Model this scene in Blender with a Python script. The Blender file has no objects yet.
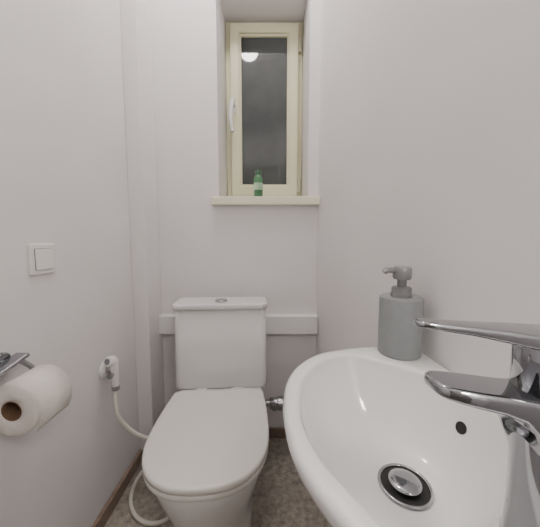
import bpy, bmesh, math
from mathutils import Vector, Matrix
pi=math.pi
CH=1.03            # camera height
S=bpy.context.scene
col=S.collection

# ---------------------------------------------------------------- materials
def mat(name, c, rough=.5, metal=0., noise=None, bump=None, coat=0., trans=0., emis=None, spec=None, c2=None, ior=None):
    m=bpy.data.materials.new(name); m.use_nodes=True
    nt=m.node_tree; b=nt.nodes['Principled BSDF']
    b.inputs['Base Color'].default_value=(*c,1); b.inputs['Roughness'].default_value=rough
    b.inputs['Metallic'].default_value=metal
    b.inputs['Coat Weight'].default_value=coat; b.inputs['Transmission Weight'].default_value=trans
    if ior: b.inputs['IOR'].default_value=ior
    if spec is not None: b.inputs['Specular IOR Level'].default_value=spec
    if emis: 
        b.inputs['Emission Color'].default_value=(*emis[0],1); b.inputs['Emission Strength'].default_value=emis[1]
    tc=nt.nodes.new('ShaderNodeTexCoord')
    if noise:
        n=nt.nodes.new('ShaderNodeTexNoise'); n.inputs['Scale'].default_value=noise; n.inputs['Detail'].default_value=5
        nt.links.new(tc.outputs['Object'],n.inputs['Vector'])
        r=nt.nodes.new('ShaderNodeValToRGB'); r.color_ramp.elements[0].position=.35; r.color_ramp.elements[1].position=.65
        r.color_ramp.elements[0].color=(*(c2 or [x*.97 for x in c]),1); r.color_ramp.elements[1].color=(*c,1)
        nt.links.new(n.outputs['Fac'],r.inputs['Fac']); nt.links.new(r.outputs['Color'],b.inputs['Base Color'])
    if bump:
        n=nt.nodes.new('ShaderNodeTexNoise'); n.inputs['Scale'].default_value=bump[0]; n.inputs['Detail'].default_value=4
        nt.links.new(tc.outputs['Object'],n.inputs['Vector'])
        bp=nt.nodes.new('ShaderNodeBump'); bp.inputs['Strength'].default_value=bump[1]; bp.inputs['Distance'].default_value=.01
        nt.links.new(n.outputs['Fac'],bp.inputs['Height']); nt.links.new(bp.outputs['Normal'],b.inputs['Normal'])
    return m
M_wall=mat('painted_plaster',(.855,.830,.835),.6,noise=3,bump=(14,.10))
M_ceil=mat('ceiling_paint',(.90,.89,.89),.8,noise=3)
M_trim=mat('white_painted_trim',(.88,.865,.865),.45,noise=4,bump=(20,.05))
M_cream=mat('cream_window_paint',(.82,.80,.57),.38,noise=6,c2=(.80,.78,.55))
M_sill=mat('cream_sill_paint',(.86,.84,.66),.4,noise=6)
M_porc=mat('glazed_porcelain',(.88,.88,.865),.08,noise=2,coat=.3,c2=(.87,.87,.855))
M_plas=mat('white_plastic',(.87,.86,.84),.22,noise=2)
M_hose=mat('cream_hose_plastic',(.84,.81,.74),.3,noise=2)
M_seat=mat('white_seat_plastic',(.86,.84,.79),.2,noise=2,coat=.2)
M_chrome=mat('polished_chrome',(.37,.38,.40),.06,1.,noise=2,c2=(.35,.36,.38))
M_steel=mat('brushed_metal',(.42,.42,.43),.28,1.,noise=40)
M_dark=mat('dark_cavity',(.01,.01,.01),.6,noise=5)
M_gap=mat('dark_rubber',(.05,.05,.05),.6,noise=5)
M_gray=mat('grey_concrete_ceramic',(.28,.295,.30),.55,noise=60,bump=(120,.10),c2=(.26,.275,.28))
M_pump=mat('satin_grey_pump',(.26,.265,.27),.35,.4,noise=10)
M_paper=mat('tissue_paper',(.86,.81,.76),.95,noise=30,bump=(90,.3))
M_card=mat('brown_cardboard',(.20,.12,.07),.9,noise=30)
M_base=mat('brown_stone_skirting',(.32,.24,.195),.45,noise=40,c2=(.25,.185,.15))
M_green=mat('green_glass',(.16,.42,.22),.08,noise=8,trans=.5)
M_label=mat('pale_green_label',(.62,.74,.58),.5,noise=40,c2=(.25,.48,.28))
M_cap=mat('dark_green_cap',(.03,.10,.05),.4,noise=8)
M_door=mat('grey_door_paint',(.30,.28,.27),.5,noise=5)
M_lamp=mat('glowing_lamp_glass',(1,1,1),.4,emis=((1,.95,.895),62))
M_fill=mat('glowing_fill_globe',(1,1,1),.4,emis=((1,.95,.895),68))  # emission of the added fill globe, not a known fixture
M_glass=mat('dark_night_window_glass',(.100,.110,.108),.04,noise=3.2,c2=(.052,.060,.062),spec=.7)

# floor material
mf=bpy.data.materials.new('speckled_stone_floor'); mf.use_nodes=True; nt=mf.node_tree; b=nt.nodes['Principled BSDF']; b.inputs['Roughness'].default_value=.35
tc=nt.nodes.new('ShaderNodeTexCoord')
n1=nt.nodes.new('ShaderNodeTexNoise'); n1.inputs['Scale'].default_value=38; n1.inputs['Detail'].default_value=9; n1.inputs['Roughness'].default_value=.72
r1=nt.nodes.new('ShaderNodeValToRGB')
r1.color_ramp.elements[0].position=.30; r1.color_ramp.elements[0].color=(.18,.16,.135,1)
r1.color_ramp.elements[1].position=.68; r1.color_ramp.elements[1].color=(.58,.54,.475,1)
n2=nt.nodes.new('ShaderNodeTexNoise'); n2.inputs['Scale'].default_value=7; n2.inputs['Detail'].default_value=4
r2=nt.nodes.new('ShaderNodeValToRGB'); r2.color_ramp.elements[0].color=(.7,.7,.7,1); r2.color_ramp.elements[1].color=(1.15,1.12,1.08,1)
mx=nt.nodes.new('ShaderNodeMix'); mx.data_type='RGBA'; mx.blend_type='MULTIPLY'; mx.inputs[0].default_value=1
for n in(n1,n2): nt.links.new(tc.outputs['Object'],n.inputs['Vector'])
nt.links.new(n1.outputs['Fac'],r1.inputs['Fac']); nt.links.new(n2.outputs['Fac'],r2.inputs['Fac'])
nt.links.new(r1.outputs['Color'],mx.inputs[6]); nt.links.new(r2.outputs['Color'],mx.inputs[7]); nt.links.new(mx.outputs[2],b.inputs['Base Color'])
M_floor=mf

# ---------------------------------------------------------------- helpers
def obj(name, verts, faces, m, parent=None, loc=(0,0,0), smooth=False, bevel=0, seg=3, sub=0, angle=None, label=None):
    L=Vector(loc)
    me=bpy.data.meshes.new(name); me.from_pydata([tuple(Vector(v)-L) for v in verts],[],faces); me.validate()
    bm=bmesh.new(); bm.from_mesh(me); bmesh.ops.remove_doubles(bm,verts=bm.verts,dist=1e-6); bmesh.ops.recalc_face_normals(bm,faces=bm.faces); bm.to_mesh(me); bm.free()
    me.materials.append(m)
    o=bpy.data.objects.new(name,me); col.objects.link(o)
    if parent: o.parent=parent
    else: o.location=L
    if smooth:
        for p in me.polygons: p.use_smooth=True
    if bevel:
        md=o.modifiers.new('b','BEVEL'); md.width=bevel; md.segments=seg; md.limit_method='ANGLE'; md.angle_limit=math.radians(35)
        for p in me.polygons: p.use_smooth=True
        w=o.modifiers.new('w','WEIGHTED_NORMAL'); w.keep_sharp=True
    if label: o['label']=label
    return o
def boxvf(x0,x1,y0,y1,z0,z1,base=0):
    v=[(x,y,z) for z in(z0,z1) for y in(y0,y1) for x in(x0,x1)]
    f=[(0,2,3,1),(4,5,7,6),(0,1,5,4),(2,6,7,3),(0,4,6,2),(1,3,7,5)]
    return v,[tuple(i+base for i in q) for q in f]
def box(name,x0,x1,y0,y1,z0,z1,m,parent=None,loc=(0,0,0),**k):
    v,f=boxvf(x0,x1,y0,y1,z0,z1); return obj(name,v,f,m,parent,loc,**k)
def boxes(name,bl,m,**k):
    V=[];F=[]
    for b_ in bl:
        v,f=boxvf(*b_,base=len(V)); V+=v;F+=f
    me_o=obj(name,V,F,m,**k); return me_o
def loft(loops,cap0=True,cap1=True,closed=False):
    n=len(loops[0]); V=[p for l in loops for p in l]; F=[]
    R=len(loops)
    for i in range(R if closed else R-1):
        a=i*n; b_=((i+1)%R)*n
        for j in range(n):
            k=(j+1)%n; F.append((a+j,a+k,b_+k,b_+j))
    if not closed:
        if cap0: F.append(tuple(range(n))[::-1])
        if cap1: F.append(tuple(range((R-1)*n,R*n)))
    return V,F
def lathe(profile,c,axis='z',n=48,ang=0,closed=False,cap=True):
    ax={'z':Vector((0,0,1)),'y':Vector((0,1,0)),'x':Vector((1,0,0))}[axis] if isinstance(axis,str) else Vector(axis).normalized()
    q=Vector((0,0,1)).rotation_difference(ax); c=Vector(c)
    loops=[]
    for r,h in profile:
        loops.append([c+q@Vector((r*math.cos(2*pi*i/n),r*math.sin(2*pi*i/n),h)) for i in range(n)])
    return loft(loops,cap,cap,closed)
def rrect(hx,hy,r,z,cx=0,cy=0,n=8):
    P=[]
    for (sx,sy,a0) in((1,1,0),(-1,1,pi/2),(-1,-1,pi),(1,-1,1.5*pi)):
        for i in range(n+1):
            a=a0+pi/2*i/n
            P.append((cx+sx*(hx-r)+r*math.cos(a),cy+sy*(hy-r)+r*math.sin(a),z))
    return P
def catmull(P,closed=True,k=12):
    out=[];n=len(P)
    P=[Vector(p) for p in P]
    rng=range(n) if closed else range(n-1)
    for i in rng:
        if closed: p0,p1,p2,p3=P[(i-1)%n],P[i],P[(i+1)%n],P[(i+2)%n]
        else: p0,p1,p2,p3=P[max(i-1,0)],P[i],P[i+1],P[min(i+2,n-1)]
        for j in range(k):
            t=j/k
            out.append(.5*((2*p1)+(-p0+p2)*t+(2*p0-5*p1+4*p2-p3)*t*t+(-p0+3*p1-3*p2+p3)*t**3))
    if not closed: out.append(P[-1])
    return out
def tube(path,r,n=14,ring=None):
    loops=[]; up=Vector((0,0,1)); prev=None
    for i,p in enumerate(path):
        t=(path[min(i+1,len(path)-1)]-path[max(i-1,0)]).normalized()
        if prev is None:
            a=up if abs(t.dot(up))<.9 else Vector((1,0,0)); u=t.cross(a).normalized()
        else: u=(prev-t*prev.dot(t)).normalized()
        prev=u; w=t.cross(u)
        rr=r(i) if callable(r) else r
        loops.append([p+u*rr*math.cos(2*pi*j/n)+w*rr*math.sin(2*pi*j/n) for j in range(n)])
    return loft(loops)
def thing(name,label,cat,loc,rot=0):
    e=bpy.data.objects.new(name,None); e.empty_display_size=.05; col.objects.link(e)
    e.location=loc; e.rotation_euler=(0,0,rot); e['label']=label; e['category']=cat; return e
def struct(o): o['kind']='structure'; return o
def qsmooth(o):
    for p_ in o.data.polygons: p_.use_smooth=len(p_.vertices)==4
def esplit(o,a=40):
    md=o.modifiers.new('e','EDGE_SPLIT'); md.split_angle=math.radians(a)
    for p_ in o.data.polygons: p_.use_smooth=True

# ---------------------------------------------------------------- room
HC=CH+1.6; YB=1.333; XL=-.611; YN=-.55; XC=-.544; YC=1.184
SL=.075
def wx(y): return .234+SL*(YB-y)
NX0,NX1,NZ0,NZ1=-.2476,.184,CH+.185,CH+1.20; YG=1.60
struct(box('floor',-.9,.7,YN-.1,YB+.4,-.08,0,M_floor))
struct(box('ceiling',-.9,.7,YN-.1,YB+.4,HC,HC+.08,M_ceil))
struct(box('wall_left',XL-.1,XL,YN,YB,0,HC,M_wall))
def prism(name,pts,z0,z1,m,**k):
    n=len(pts); V=[(x,y,z0) for x,y in pts]+[(x,y,z1) for x,y in pts]
    F=[tuple(range(n))[::-1],tuple(range(n,2*n))]+[(i,(i+1)%n,(i+1)%n+n,i+n) for i in range(n)]
    return obj(name,V,F,m,**k)
struct(prism('wall_right',[(wx(YN),YN),(wx(YN)+.1,YN),(.234+.1,YB),(.234,YB)],0,HC,M_wall))
struct(box('wall_corner',XL,XC,YC,YB,0,HC,M_wall,bevel=.004))
struct(boxes('wall_back',[(XL-.1,NX0,YB,YB+.35,0,HC),(NX1,.234+.1,YB,YB+.35,0,HC),(NX0,NX1,YB,YB+.35,0,NZ0),(NX0,NX1,YB,YB+.35,NZ1,HC),(NX0,NX1,YG+.06,YB+.35,NZ0,NZ1)],M_wall))
struct(box('wall_front',XL-.1,wx(YN)+.1,YN-.1,YN,0,HC,M_wall))
d=thing('door_1','grey painted interior door with panel','door',(-.14,YN,0)); d['kind']='structure'
box('door_leaf',-.5,.22,YN+.001,YN+.03,.01,2.02,M_door,d,loc=(-.14,YN,0),bevel=.003)
box('door_panel',-.4,.12,YN+.03,YN+.038,1.0,1.85,M_door,d,loc=(-.14,YN,0),bevel=.004)
struct(box('trim_1',XC,.234,1.287,YB,CH-.4625,CH-.368,M_trim,bevel=.006))
struct(box('trim_2',-.279,.2365,1.29,YB+.001,CH+.165,CH+.205,M_sill,bevel=.006))
bv=boxvf(NX0+.001,NX1-.001,YB,YG,CH+.186,CH+.205)
struct(obj('trim_3',*bv,M_sill))
BH=.055
struct(box('baseboard_left',XL,XL+.014,YN,YC,0,BH,M_base,bevel=.002))
struct(box('baseboard_corner',XL+.014,XC+.012,YC-.012,YC,0,BH,M_base,bevel=.002))
struct(box('baseboard_back',XC,.234,YB-.012,YB,0,BH,M_base,bevel=.002))
struct(prism('baseboard_right',[(wx(YN)-.012,YN),(wx(YN),YN),(wx(YB-.013),YB-.013),(wx(YB-.013)-.012,YB-.013)],0,BH,M_base))

# ---------------------------------------------------------------- window
FZ0=CH+.205; FZ1=NZ1-.001; FX0=NX0+.001; FX1=NX1-.001
WL=((FX0+FX1)/2,YG,FZ0)
w=thing('window_1','cream painted wooden casement window with dark glass','window',WL); w['kind']='structure'
def frame(name,x0,x1,z0,z1,t,y0,y1,m,bev,tb=None):
    tb=tb or t
    V=[];F=[]
    o=[(x0,z0),(x1,z0),(x1,z1),(x0,z1)]; i=[(x0+t,z0+tb),(x1-t,z0+tb),(x1-t,z1-t),(x0+t,z1-t)]
    for y in(y0,y1):
        V+=[(x,y,z) for x,z in o]+[(x,y,z) for x,z in i]
    for k in range(4):
        l=(k+1)%4
        F+=[(k,l,4+l,4+k),(8+k,12+k,12+l,8+l),(k,8+k,8+l,l),(4+k,4+l,12+l,12+k)]
    return obj(name,V,F,m,w,WL,bevel=bev)
frame('window_frame',FX0,FX1,FZ0,FZ1,.045,YG-.0,YG+.058,M_cream,.004,tb=.06)
sx0,sx1,sz0,sz1=FX0+.028,FX1-.028,FZ0+.042,FZ1-.028
frame('window_sash',sx0,sx1,sz0,sz1,.050,YG-.036,YG-.001,M_cream,.006,tb=.060)
frame('glazing_bead',sx0+.046,sx1-.046,sz0+.056,sz1-.046,.014,YG-.022,YG-.003,M_cream,.004)
box('window_glass',sx0+.05,sx1-.05,YG-.008,YG-.004,sz0+.06,sz1-.05,M_glass,w,WL)
hz=CH+.735; hx=sx0+.020
V,F=loft([[Vector((hx+a,y,hz-.01+b_)) for a,b_,_ in rrect(.012,.032,.011,0)] for y in(YG-.036,YG-.046)])
obj('handle_rose',V,F,M_plas,w,WL,bevel=.002)
V,F=lathe([(0,0),(.009,0),(.009,.030),(0,.030)],(hx,YG-.045,hz),axis=(0,-1,0),n=20,cap=False); obj('handle_neck',V,F,M_steel,w,WL)
p=catmull([(hx+.002,YG-.074,hz+.018),(hx-.004,YG-.084,hz+.0),(hx-.012,YG-.092,hz-.05),(hx-.012,YG-.092,hz-.10),(hx-.004,YG-.084,hz-.15)],closed=False)
V,F=tube(p,lambda i:.0125); obj('window_handle',V,F,M_plas,w,WL,smooth=True)
for z in(FZ0+.10,FZ1-.14):
    V,F=lathe([(0,0),(.009,0),(.009,.07),(0,.07)],(sx1+.010,YG-.012,z-.025),n=16,cap=False); esplit(obj('hinge',V,F,M_sill,w,WL))

# bottle on the sill
bl=(-.057,1.345,CH+.2052)
t=thing('glass_bottle','small green glass bottle with pale label on window sill','bottle',bl)
V,F=lathe([(0,0),(.019,0),(.0215,.003),(.0215,.092),(.019,.102),(.014,.107),(.0135,.112),(0,.112)],bl,n=32,cap=False); obj('bottle_body',V,F,M_green,t,bl,smooth=True)
V,F=lathe([(.0219,.036),(.0223,.036),(.0223,.070),(.0219,.070)],bl,n=32,closed=True); obj('bottle_label',V,F,M_label,t,bl,smooth=False)
V,F=lathe([(0,.108),(.0155,.108),(.0155,.128),(.014,.130),(0,.130)],bl,n=24,cap=False); esplit(obj('bottle_cap',V,F,M_cap,t,bl,smooth=False))

# ---------------------------------------------------------------- ceiling lamp and added fill globe
ll=(-.168,.897,HC)
t=thing('ceiling_lamp','round white glass globe lamp on ceiling','lamp',ll)
V,F=lathe([(0,0),(.05,0),(.05,-.018),(.03,-.022),(0,-.022)],ll,n=32,cap=False); obj('lamp_base',V,F,M_plas,t,ll)
n=24; prof=[(.075*math.sin(pi*i/n)+1e-5,-.018-.075+.075*math.cos(pi*i/n)) for i in range(n+1)]
V,F=lathe(prof,ll,n=40,cap=False); obj('lamp_globe',V,F,M_lamp,t,ll,smooth=True)
ly=-.22; ll=(wx(ly),ly,CH+.45)  # made-up globe out of view behind camera, added as frontal fill
t=thing('fill_globe','added globe fill light, out of view behind camera','lamp',ll)
V,F=lathe([(0,0),(.05,0),(.05,.012),(.03,.020),(0,.020)],ll,axis=(-1,0,0),n=32,cap=False); obj('lamp_base',V,F,M_plas,t,ll)  # mount for the added fill globe
R=.06; prof=[(R*math.sin(pi*i/n)+1e-5,.016+R-R*math.cos(pi*i/n)) for i in range(n+1)]
V,F=lathe(prof,ll,axis=(-1,0,0),n=40,cap=False); obj('lamp_globe',V,F,M_fill,t,ll,smooth=True)

# ---------------------------------------------------------------- toilet
T=thing('toilet','white close-coupled porcelain toilet with closed seat lid','toilet',(-.211,1.115,0),math.radians(3.5))
def U(hb,hm,ym,yb,yf,z,ex=2.3,n=40,rc=.02):
    m=16
    R=[]
    for i in range(m+1):
        s=i/m; y=yb+(ym-yb)*s; x=hb+(hm-hb)*math.sin(s*pi/2)
        dd=yb-y
        if dd<rc: x-=rc*(1-math.sqrt(max(0,1-(1-dd/rc)**2)))
        R.append((x,y))
    for i in range(1,n//2+1):
        a=pi/2*i/(n//2)
        R.append((hm*abs(math.cos(a))**(2/ex),ym-(ym-yf)*abs(math.sin(a))**(2/ex)))
    R[-1]=(0,yf)
    P=[(x,y,z) for x,y in R]+[(-x,y,z) for x,y in reversed(R[:-1])]
    return P
def sc(P,k,cy,z,kx=None): 
    kx=kx or k
    return [(x*kx,cy+(y-cy)*k,z) for x,y,_ in P]
L=[]
for z,hx_,hy,r in((.385,.192,.062,.022),(.389,.198,.067,.025),(.40,.200,.069,.025),(.55,.197,.069,.025),(.737,.1935,.0690,.025)):
    L.append(rrect(hx_,hy,r,z,0,.0765))
V,F=loft(L); qsmooth(obj('cistern',V,F,M_porc,T))
L=[]
for z,k in((.737,.004),(.7380,.0),(.757,0),(.7592,.001),(.7602,.003),(.7605,.006)):
    L.append(rrect(.201-k,.0765-k,max(.028-k,.01),z,0,.0735))
V,F=loft(L); qsmooth(obj('cistern_lid',V,F,M_porc,T))
V,F=lathe([(0,.7605),(.027,.7605),(.027,.766),(.025,.768),(0,.768)],(.0,.06,0),n=40,cap=False); esplit(obj('flush_button',V,F,M_chrome,T,label='chrome dual flush button'))
box('button_split',-.0008,.0008,.036,.084,.768,.7687,M_gap,T)
base=lambda z,hb,hm,ym,yb,yf:U(hb,hm,ym,yb,yf,z,ex=2.4,rc=.03)
L=[base(0,.125,.135,-.16,.12,-.40),base(.01,.128,.138,-.16,.122,-.405),base(.10,.126,.136,-.17,.122,-.41),base(.18,.128,.140,-.19,.122,-.43),
   base(.25,.139,.155,-.21,.122,-.455),base(.31,.154,.172,-.22,.122,-.479),base(.35,.162,.181,-.23,.122,-.491),base(.375,.166,.184,-.235,.122,-.497),base(.383,.163,.181,-.235,.119,-.494)]
V,F=loft(L); qsmooth(obj('bowl',V,F,M_porc,T))
s0=U(.176,.190,-.28,-.055,-.506,0,ex=2.5,rc=.022)
L=[sc(s0,.985,-.27,.385),sc(s0,.995,-.27,.388),sc(s0,.995,-.27,.398),sc(s0,.985,-.27,.401)]
V,F=loft(L); qsmooth(obj('seat',V,F,M_seat,T))
L=[sc(s0,.985,-.27,.403),sc(s0,1.0,-.27,.406),sc(s0,1.0,-.27,.414)]
for a in(.3,.6,.85): L.append(sc(s0,1-.03*(1-math.cos(a*pi/2)),-.27,.414+.008*math.sin(a*pi/2)))
for k in(.93,.85,.7,.5,.25,.05): L.append(sc(s0,k,-.27,.4222+.0025*(1-k)))
V,F=loft(L); o=obj('seat_lid',V,F,M_seat,T,smooth=True)
for x in(-.075,.075):
    V,F=lathe([(0,-.022),(.010,-.022),(.011,-.02),(.011,.02),(.010,.022),(0,.022)],(x,-.040,.405),axis='x',n=24,cap=False); obj('hinge',V,F,M_plas,T,smooth=False)
    box('hinge_foot',x-.014,x+.014,-.052,-.022,.382,.402,M_plas,T,bevel=.003)

# water supply valve beside the toilet
vl=(.04,1.20,.27)
t=thing('water_supply_valve','grey metal angle valve and pipe beside the cistern','valve',vl)
V,F=tube(catmull([(.232,1.20,.268),(.15,1.20,.270),(.08,1.2,.271),(.05,1.2,.271)],closed=False),.018); obj('supply_pipe',V,F,M_steel,t,vl,smooth=True)
V,F=lathe([(0,-.034),(.022,-.034),(.025,-.030),(.025,.002),(.031,.004),(.031,.026),(0,.026)],(.032,1.2,.271),axis='x',n=24,cap=False); esplit(obj('valve_nut',V,F,M_steel,t,vl))
V,F=lathe([(0,0),(.012,0),(.012,.026),(.016,.028),(.016,.036),(.014,.040),(0,.040)],(.020,1.2,.271),axis=(0,-1,0),n=24,cap=False); esplit(obj('valve_knob',V,F,M_steel,t,vl))
V,F=tube(catmull([(.01,1.2,.271),(-.02,1.2,.271),(-.05,1.2,.270)],closed=False),.015); obj('outlet_pipe',V,F,M_steel,t,vl,smooth=True)

# ---------------------------------------------------------------- sink
ZR=CH-.215
DC=Vector((.178,.330))
outer=[(.147,.522),(.095,.502),(.054,.462),(.0285,.412),(.019,.36),(.0176,.31),(.0235,.262),(.038,.222),(.060,.185),(.10,.128),(.16,.090),(.24,.075),(.312,.078)]
for y in(.12,.2,.28,.36,.44,.50): outer.append((wx(y)-.001,y))
outer+=[(wx(.532)-.004,.534),(.25,.537),(.20,.534)]
inner=[(.150,.490),(.105,.473),(.070,.437),(.049,.39),(.040,.34),(.0405,.295),(.052,.25),(.072,.212),(.096,.172),(.120,.146),(.140,.140),(.153,.158),(.163,.182),(.182,.199),(.210,.205),(.240,.218),(.264,.247),(.280,.30),(.284,.35),(.272,.398),(.240,.432),(.200,.462)]
def radial(P,N):
    C=catmull([(x,y,0) for x,y in P],k=16)
    A=sorted([(math.atan2(c.y-DC.y,c.x-DC.x)%(2*pi),math.hypot(c.x-DC.x,c.y-DC.y)) for c in C])
    A=[(A[-1][0]-2*pi,A[-1][1])]+A+[(A[0][0]+2*pi,A[0][1])]
    out=[];j=0
    for i in range(N):
        a=2*pi*i/N
        while A[j+1][0]<a: j+=1
        f=(a-A[j][0])/max(1e-9,A[j+1][0]-A[j][0]); out.append(A[j][1]*(1-f)+A[j+1][1]*f)
    return out
N=144; ro=radial(outer,N); ri=radial(inner,N)
rs=ri[:]
for _ in range(60): rs=[(rs[i-1]+2*rs[i]+rs[(i+1)%N])/4 for i in range(N)]
def rp(i,r,z,clampx=True):
    a=2*pi*i/N; x=DC.x+r*math.cos(a); y=DC.y+r*math.sin(a)
    return Vector((min(x,wx(y)-.001),y,z))
def wl(k,z):
    c=Vector((.285,.318,0)); out=[]
    for i in range(N):
        p=rp(i,ro[i],0); q=c+(p-c)*k; q.z=z; q.x=min(q.x,wx(q.y)-.001); out.append(q)
    return out
RD=.034; DEPTH=.103
def bowlp(i,s):
    rr=rs[i]*(1-s**4)+ri[i]*s**4
    r=RD+(rr-RD)*s
    return rp(i,r,ZR-.007-(DEPTH-.001)*(1-s**2.6))
L=[wl(.30,ZR-.19),wl(.50,ZR-.18),wl(.68,ZR-.14),wl(.82,ZR-.09),wl(.92,ZR-.05),wl(.975,ZR-.028),wl(.995,ZR-.018),wl(1,ZR-.010)]
for a in(.25,.5,.75,1.): L.append([rp(i,ro[i]-.008*(1-math.cos(a*pi/2)),ZR-.010+.010*math.sin(a*pi/2)) for i in range(N)])
L.append([rp(i,(ro[i]-.008)*.5+(ri[i]+.007)*.5,ZR+.0002) for i in range(N)])
for a in(0,.25,.5,.75,1.): L.append([rp(i,ri[i]+.007*(1-math.sin(a*pi/2)),ZR-.007*(1-math.cos(a*pi/2))) for i in range(N)])
for k in range(1,25): 
    s=1-k/24; L.append([bowlp(i,s) for i in range(N)])
L.append([rp(i,.015,ZR-.006-DEPTH-.001) for i in range(N)])
V,F=loft(L)
sl=(.30,.31,ZR-.19)
SK=thing('wash_basin','white porcelain wall-mounted wash basin with oval bowl','sink',sl)
o=obj('basin',V,F,M_porc,SK,sl,smooth=True)
zd=ZR-.006-DEPTH
V,F=lathe([(.0285,.0),(.0335,.0),(.0335,.003),(.0325,.0040),(.0310,.0042),(.0295,.003)],(DC.x,DC.y,zd),n=48,closed=True); obj('drain_ring',V,F,M_chrome,SK,sl,smooth=True)
V,F=lathe([(0,.0005),(.0295,.0005),(.0295,.0014),(0,.0014)],(DC.x,DC.y,zd),n=32,cap=False); obj('drain_gap',V,F,M_dark,SK,sl)
V,F=lathe([(0,.001),(.014,.001),(.0185,.004),(.0205,.0060),(.0200,.0075),(.0140,.0090),(1e-4,.0095)],(DC.x,DC.y,zd),n=40,cap=False); obj('drain_plug',V,F,M_chrome,SK,sl,smooth=True)
pt=math.atan(23.5/270); cs,sn=math.cos(pt),math.sin(pt)
tgt=Vector((.261,.356,ZR-.046))
best=min(((bowlp(i,s/60)-tgt).length,i,s/60) for i in range(N) for s in range(5,60))
_,bi,bs=best; P0=bowlp(bi,bs); nn=(bowlp((bi+1)%N,bs)-bowlp(bi-1,bs)).cross(bowlp(bi,bs+.02)-bowlp(bi,bs-.02)).normalized()
if nn.dot(Vector((DC.x,DC.y,ZR+.1))-P0)<0: nn=-nn
V,F=lathe([(0,-.002),(.0082,-.002),(.0082,.0012),(0,.0012)],P0,axis=nn,n=32,cap=False); obj('overflow_hole',V,F,M_dark,SK,sl)

# ---------------------------------------------------------------- tap
tx,ty=.190,.169; tl=(tx,ty,ZR+.0003)
TP=thing('basin_tap','polished chrome single-lever mixer tap on the basin','tap',tl)
V,F=lathe([(0,0),(.0235,0),(.0240,.001),(.0240,.004),(.0228,.006),(.0222,.03),(.0224,.06),(.0232,.085),(.0242,.100),(.0246,.1105),(.0238,.1115),(0,.1115)],tl,n=56,cap=False); esplit(obj('tap_body',V,F,M_chrome,TP,tl),50)
V,F=lathe([(0,.1118),(.0238,.1118),(.0250,.1130),(.0252,.146),(.0244,.1495),(.0212,.152),(.012,.1535),(1e-4,.154)],tl,n=56,cap=False); esplit(obj('tap_cartridge_cap',V,F,M_chrome,TP,tl),50)
def xsec(x,yc,hw,zt,zb,r,n=6):
    hz=(zt-zb)/2; P=rrect(hw,hz,min(r,hz*.98,hw*.98),0,0,0,n)
    return [Vector((x,yc+a,(zt+zb)/2+b_)) for a,b_,_ in P]
L=[]
for x,yo,hw,zt,zb in((-.004,0,.0200,-.0985,-.155),(-.015,0,.0195,-.0985,-.148),(-.0215,.0005,.0185,-.0983,-.134),(-.027,.001,.0177,-.0978,-.1195),(-.034,.0015,.0170,-.0970,-.1120),(-.046,.003,.0166,-.0958,-.1080),(-.060,.0045,.0162,-.0945,-.1055),(-.069,.006,.0155,-.0938,-.1038),(-.0745,.0068,.0142,-.0935,-.1026),(-.0780,.0072,.0120,-.0938,-.1018),(-.0800,.0075,.0085,-.0950,-.1008)):
    L.append(xsec(tx+x,ty+yo,hw,CH+zt,CH+zb,.0042))
V,F=loft(L); obj('tap_spout',V,F,M_chrome,TP,tl,smooth=True)
L=[]
for x,hw,zt,zb in((.012,.0165,-.0600,-.0690),(-.012,.0180,-.0590,-.0685),(-.026,.0165,-.0577,-.0670),(-.042,.0122,-.0560,-.0640),(-.062,.0092,-.0543,-.0603),(-.082,.0072,-.0526,-.0575),(-.090,.0062,-.0518,-.0562),(-.0945,.004,-.0523,-.0556)):
    L.append(xsec(tx+x,ty+.003,hw,CH+zt,CH+zb,.003))
V,F=loft(L); obj('tap_lever',V,F,M_chrome,TP,tl,smooth=True)

# ---------------------------------------------------------------- soap dispenser
dl=(.2465,.500,ZR+.0003)
t=thing('soap_dispenser','matte grey cylindrical soap dispenser with pump on basin corner','soap dispenser',dl)
V,F=lathe([(0,0),(.036,0),(.0375,.0015),(.0380,.004),(.0380,.1055),(.0372,.1078),(.035,.109),(0,.109)],dl,n=64,cap=False); esplit(obj('dispenser_bottle',V,F,M_gray,t,dl))
V,F=lathe([(0,.109),(.0185,.109),(.0185,.116),(.0175,.117),(.0175,.126),(.015,.128),(0,.128)],dl,n=32,cap=False); esplit(obj('pump_collar',V,F,M_pump,t,dl))
V,F=lathe([(0,.125),(.0085,.125),(.0085,.146),(0,.146)],dl,n=20,cap=False); esplit(obj('pump_stem',V,F,M_pump,t,dl))
V,F=lathe([(0,.142),(.0145,.142),(.0165,.145),(.0165,.162),(.0145,.165),(0,.165)],dl,n=28,cap=False); esplit(obj('pump_head',V,F,M_pump,t,dl))
p=catmull([(dl[0]-.008,dl[1],dl[2]+.158),(dl[0]-.02,dl[1]-.001,dl[2]+.159),(dl[0]-.030,dl[1]-.002,dl[2]+.1585),(dl[0]-.035,dl[1]-.002,dl[2]+.155)],closed=False,k=6)
V,F=tube(p,.0055); obj('pump_nozzle',V,F,M_pump,t,dl,smooth=True)

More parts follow.
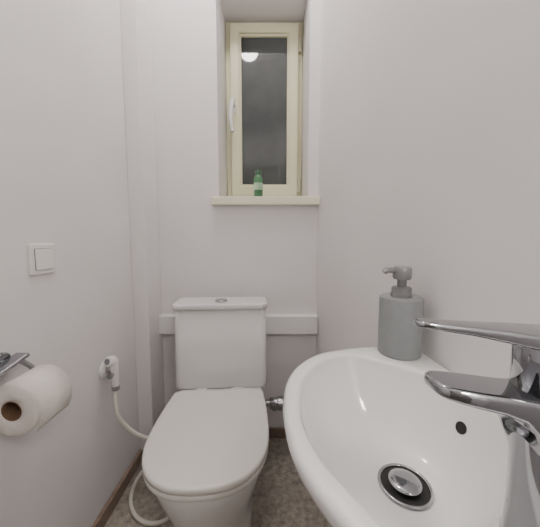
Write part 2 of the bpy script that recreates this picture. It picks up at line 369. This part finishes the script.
# ---------------------------------------------------------------- light switch
wl_=(XL,.719,CH-.0505)
t=thing('light_switch','square white single rocker light switch on wall','light switch',wl_)
def yz_rr(x,h,r): return [Vector((x,wl_[1]+a,wl_[2]+b_)) for a,b_,_ in rrect(h,h,r,0)]
V,F=loft([yz_rr(XL,.0405,.006),yz_rr(XL+.006,.0405,.006),yz_rr(XL+.008,.0385,.005)]); obj('switch_frame',V,F,M_plas,t,wl_)
V,F=loft([yz_rr(XL+.008,.0285,.003),yz_rr(XL+.0083,.0285,.003)]); obj('switch_gap',V,F,M_gap,t,wl_)
v,f=boxvf(XL+.008,XL+.0105,wl_[1]-.0275,wl_[1]+.0275,wl_[2]-.0275,wl_[2]+.0275)
v=[(x+(.002 if (x>XL+.01 and z<wl_[2]) else 0),y,z) for x,y,z in v]
obj('switch_rocker',v,f,M_plas,t,wl_,bevel=.0015)

# ---------------------------------------------------------------- paper holder + roll
px,pz=-.545,CH-.360; y0=.540
hl=(XL,.60,pz+.075)
t=thing('toilet_paper_holder','chrome wall-mounted toilet paper holder with short flat arm','toilet paper holder',hl)
V,F=lathe([(0,0),(.022,0),(.022,.005),(.019,.008),(0,.008)],(XL,.590,pz+.084),axis='x',n=40,cap=False); esplit(obj('wall_plate',V,F,M_chrome,t,hl))
V,F=tube(catmull([(XL+.004,.590,pz+.084),(XL+.018,.592,pz+.084),(XL+.022,.610,pz+.080),(XL+.022,.640,pz+.050),(XL+.026,.652,pz+.028),(px-.02,.655,pz+.016),(px-.004,.654,pz+.0125),(px,.642,pz+.0125),(px,.62,pz+.0125),(px,.58,pz+.0125),(px,.552,pz+.0125)],closed=False,k=8),.0060); obj('holder_arm',V,F,M_chrome,t,hl,smooth=True)
pp=catmull([(XL+.022,.515,pz+.067),(XL+.024,.55,pz+.075),(XL+.026,.59,pz+.085),(XL+.028,.615,pz+.091)],closed=False,k=6)
L=[[p_+Vector((a,0,b_)) for a,b_,_ in rrect(.017,.005,.004,0)] for p_ in pp]
V,F=loft(L); obj('holder_bar',V,F,M_chrome,t,hl,smooth=True)
rl=(px,y0,pz)
t=thing('toilet_paper_roll','white toilet paper roll with brown cardboard core','toilet paper',rl)
R0=.0570
prof=[(.0216,0),(.035,.0006),(.0535,.0),(R0,.0022),(R0+.0008,.04),(R0,.0932),(.0535,.095),(.0216,.095)]
V,F=lathe(prof,(px,y0,pz),axis='y',n=64,closed=True); o=obj('paper',V,F,M_paper,t,rl,smooth=True)
V,F=lathe([(.0200,-.0008),(.0214,-.0008),(.0214,.0958),(.0200,.0958)],(px,y0,pz),axis='y',n=48,closed=True); obj('cardboard_core',V,F,M_card,t,rl)
V=[];F=[]
for i in range(21):
    a=math.radians(-25+i*8); lift=.0012+.009*max(0,(i-12)/8)**2
    x=px+(R0+lift)*math.sin(a); z=pz+(R0+lift)*math.cos(a)
    V+=[(x,y0+.001,z),(x,y0+.094,z+.0008)]
    if i: F.append((2*i-2,2*i-1,2*i+1,2*i))
o=obj('loose_sheet',V,F,M_paper,t,rl,smooth=True); md=o.modifiers.new('t','SOLIDIFY'); md.thickness=.0006

# ---------------------------------------------------------------- bidet sprayer
vy,vz=.955,CH-.475; vl=(XL,vy,vz)
t=thing('bidet_sprayer','white handheld bidet sprayer in wall bracket with white hose','bidet sprayer',vl)
V,F=lathe([(0,0),(.031,0),(.031,.006),(.027,.012),(.020,.016),(0,.016)],(XL,vy,vz+.002),axis='x',n=36,cap=False); obj('wall_bracket',V,F,M_plas,t,vl,smooth=True)
V,F=lathe([(0,0),(.017,0),(.017,.016),(.014,.020),(0,.020)],(XL+.014,vy,vz+.005),axis='x',n=28,cap=False); esplit(obj('valve_body',V,F,M_steel,t,vl))
sx=XL+.042
V,F=tube(catmull([(sx,vy-.004,vz+.040),(sx,vy-.002,vz+.02),(sx-.001,vy,vz-.02),(sx-.001,vy,vz-.060)],closed=False,k=8),lambda i:[.014,.0155,.016,.016,.0155,.015,.0145,.014,.0135][min(i//3,8)]); obj('spray_handle',V,F,M_plas,t,vl,smooth=True)
ax=Vector((-.25,-.92,.25))
V,F=lathe([(0,-.006),(.015,-.006),(.019,.0),(.019,.022),(.015,.027),(0,.027)],(sx-.006,vy,vz+.034),axis=ax,n=28,cap=False); esplit(obj('spray_head',V,F,M_plas,t,vl),50)
V,F=lathe([(0,0),(.011,0),(.011,.0015),(0,.0015)],Vector((sx-.006,vy,vz+.034))+ax.normalized()*.0265,axis=ax,n=28,cap=False); obj('spray_face',V,F,M_chrome,t,vl)
V,F=lathe([(0,0),(.008,0),(.008,.008),(.011,.009),(.011,.016),(0,.017)],(sx-.004,vy-.012,vz-.012),axis=(-.2,-1,0),n=24,cap=False); esplit(obj('valve_knob',V,F,M_chrome,t,vl))
V,F=lathe([(0,0),(.013,0),(.0135,-.004),(.0135,-.018),(.008,-.022),(0,-.022)],(sx-.001,vy,vz-.058),n=12,cap=False); obj('hose_nut',V,F,M_steel,t,vl)
hp=[(sx-.001,vy,vz-.075),(sx,.948,.45),(-.562,.945,.39),(-.545,.965,.33),(-.505,.985,.275),(-.46,1.01,.245),(-.415,1.06,.215),(-.41,1.105,.18),(-.45,1.11,.14),(-.502,1.045,.105),(-.54,1.02,.06),(-.555,1.0,.02),(-.535,.955,.009),(-.49,.912,.008),(-.434,.892,.008),(-.385,.902,.008),(-.368,.935,.009),(-.364,.99,.012),(-.375,1.06,.03),(-.40,1.16,.08),(-.45,1.25,.15),(-.46,1.325,.20)]
V,F=tube(catmull(hp,closed=False,k=10),lambda i:.0072,n=14); obj('hose',V,F,M_hose,t,vl,smooth=True)

# ---------------------------------------------------------------- camera
cam=bpy.data.cameras.new('camera'); co=bpy.data.objects.new('camera',cam); col.objects.link(co)
cam.sensor_width=36; cam.lens=18; cam.clip_start=.01
co.location=(0,0,CH); co.rotation_euler=(pi/2-pt,0,0); S.camera=co
wd=bpy.data.worlds.new('world'); S.world=wd; wd.use_nodes=True; wd.node_tree.nodes['Background'].inputs[0].default_value=(.02,.022,.03,1)
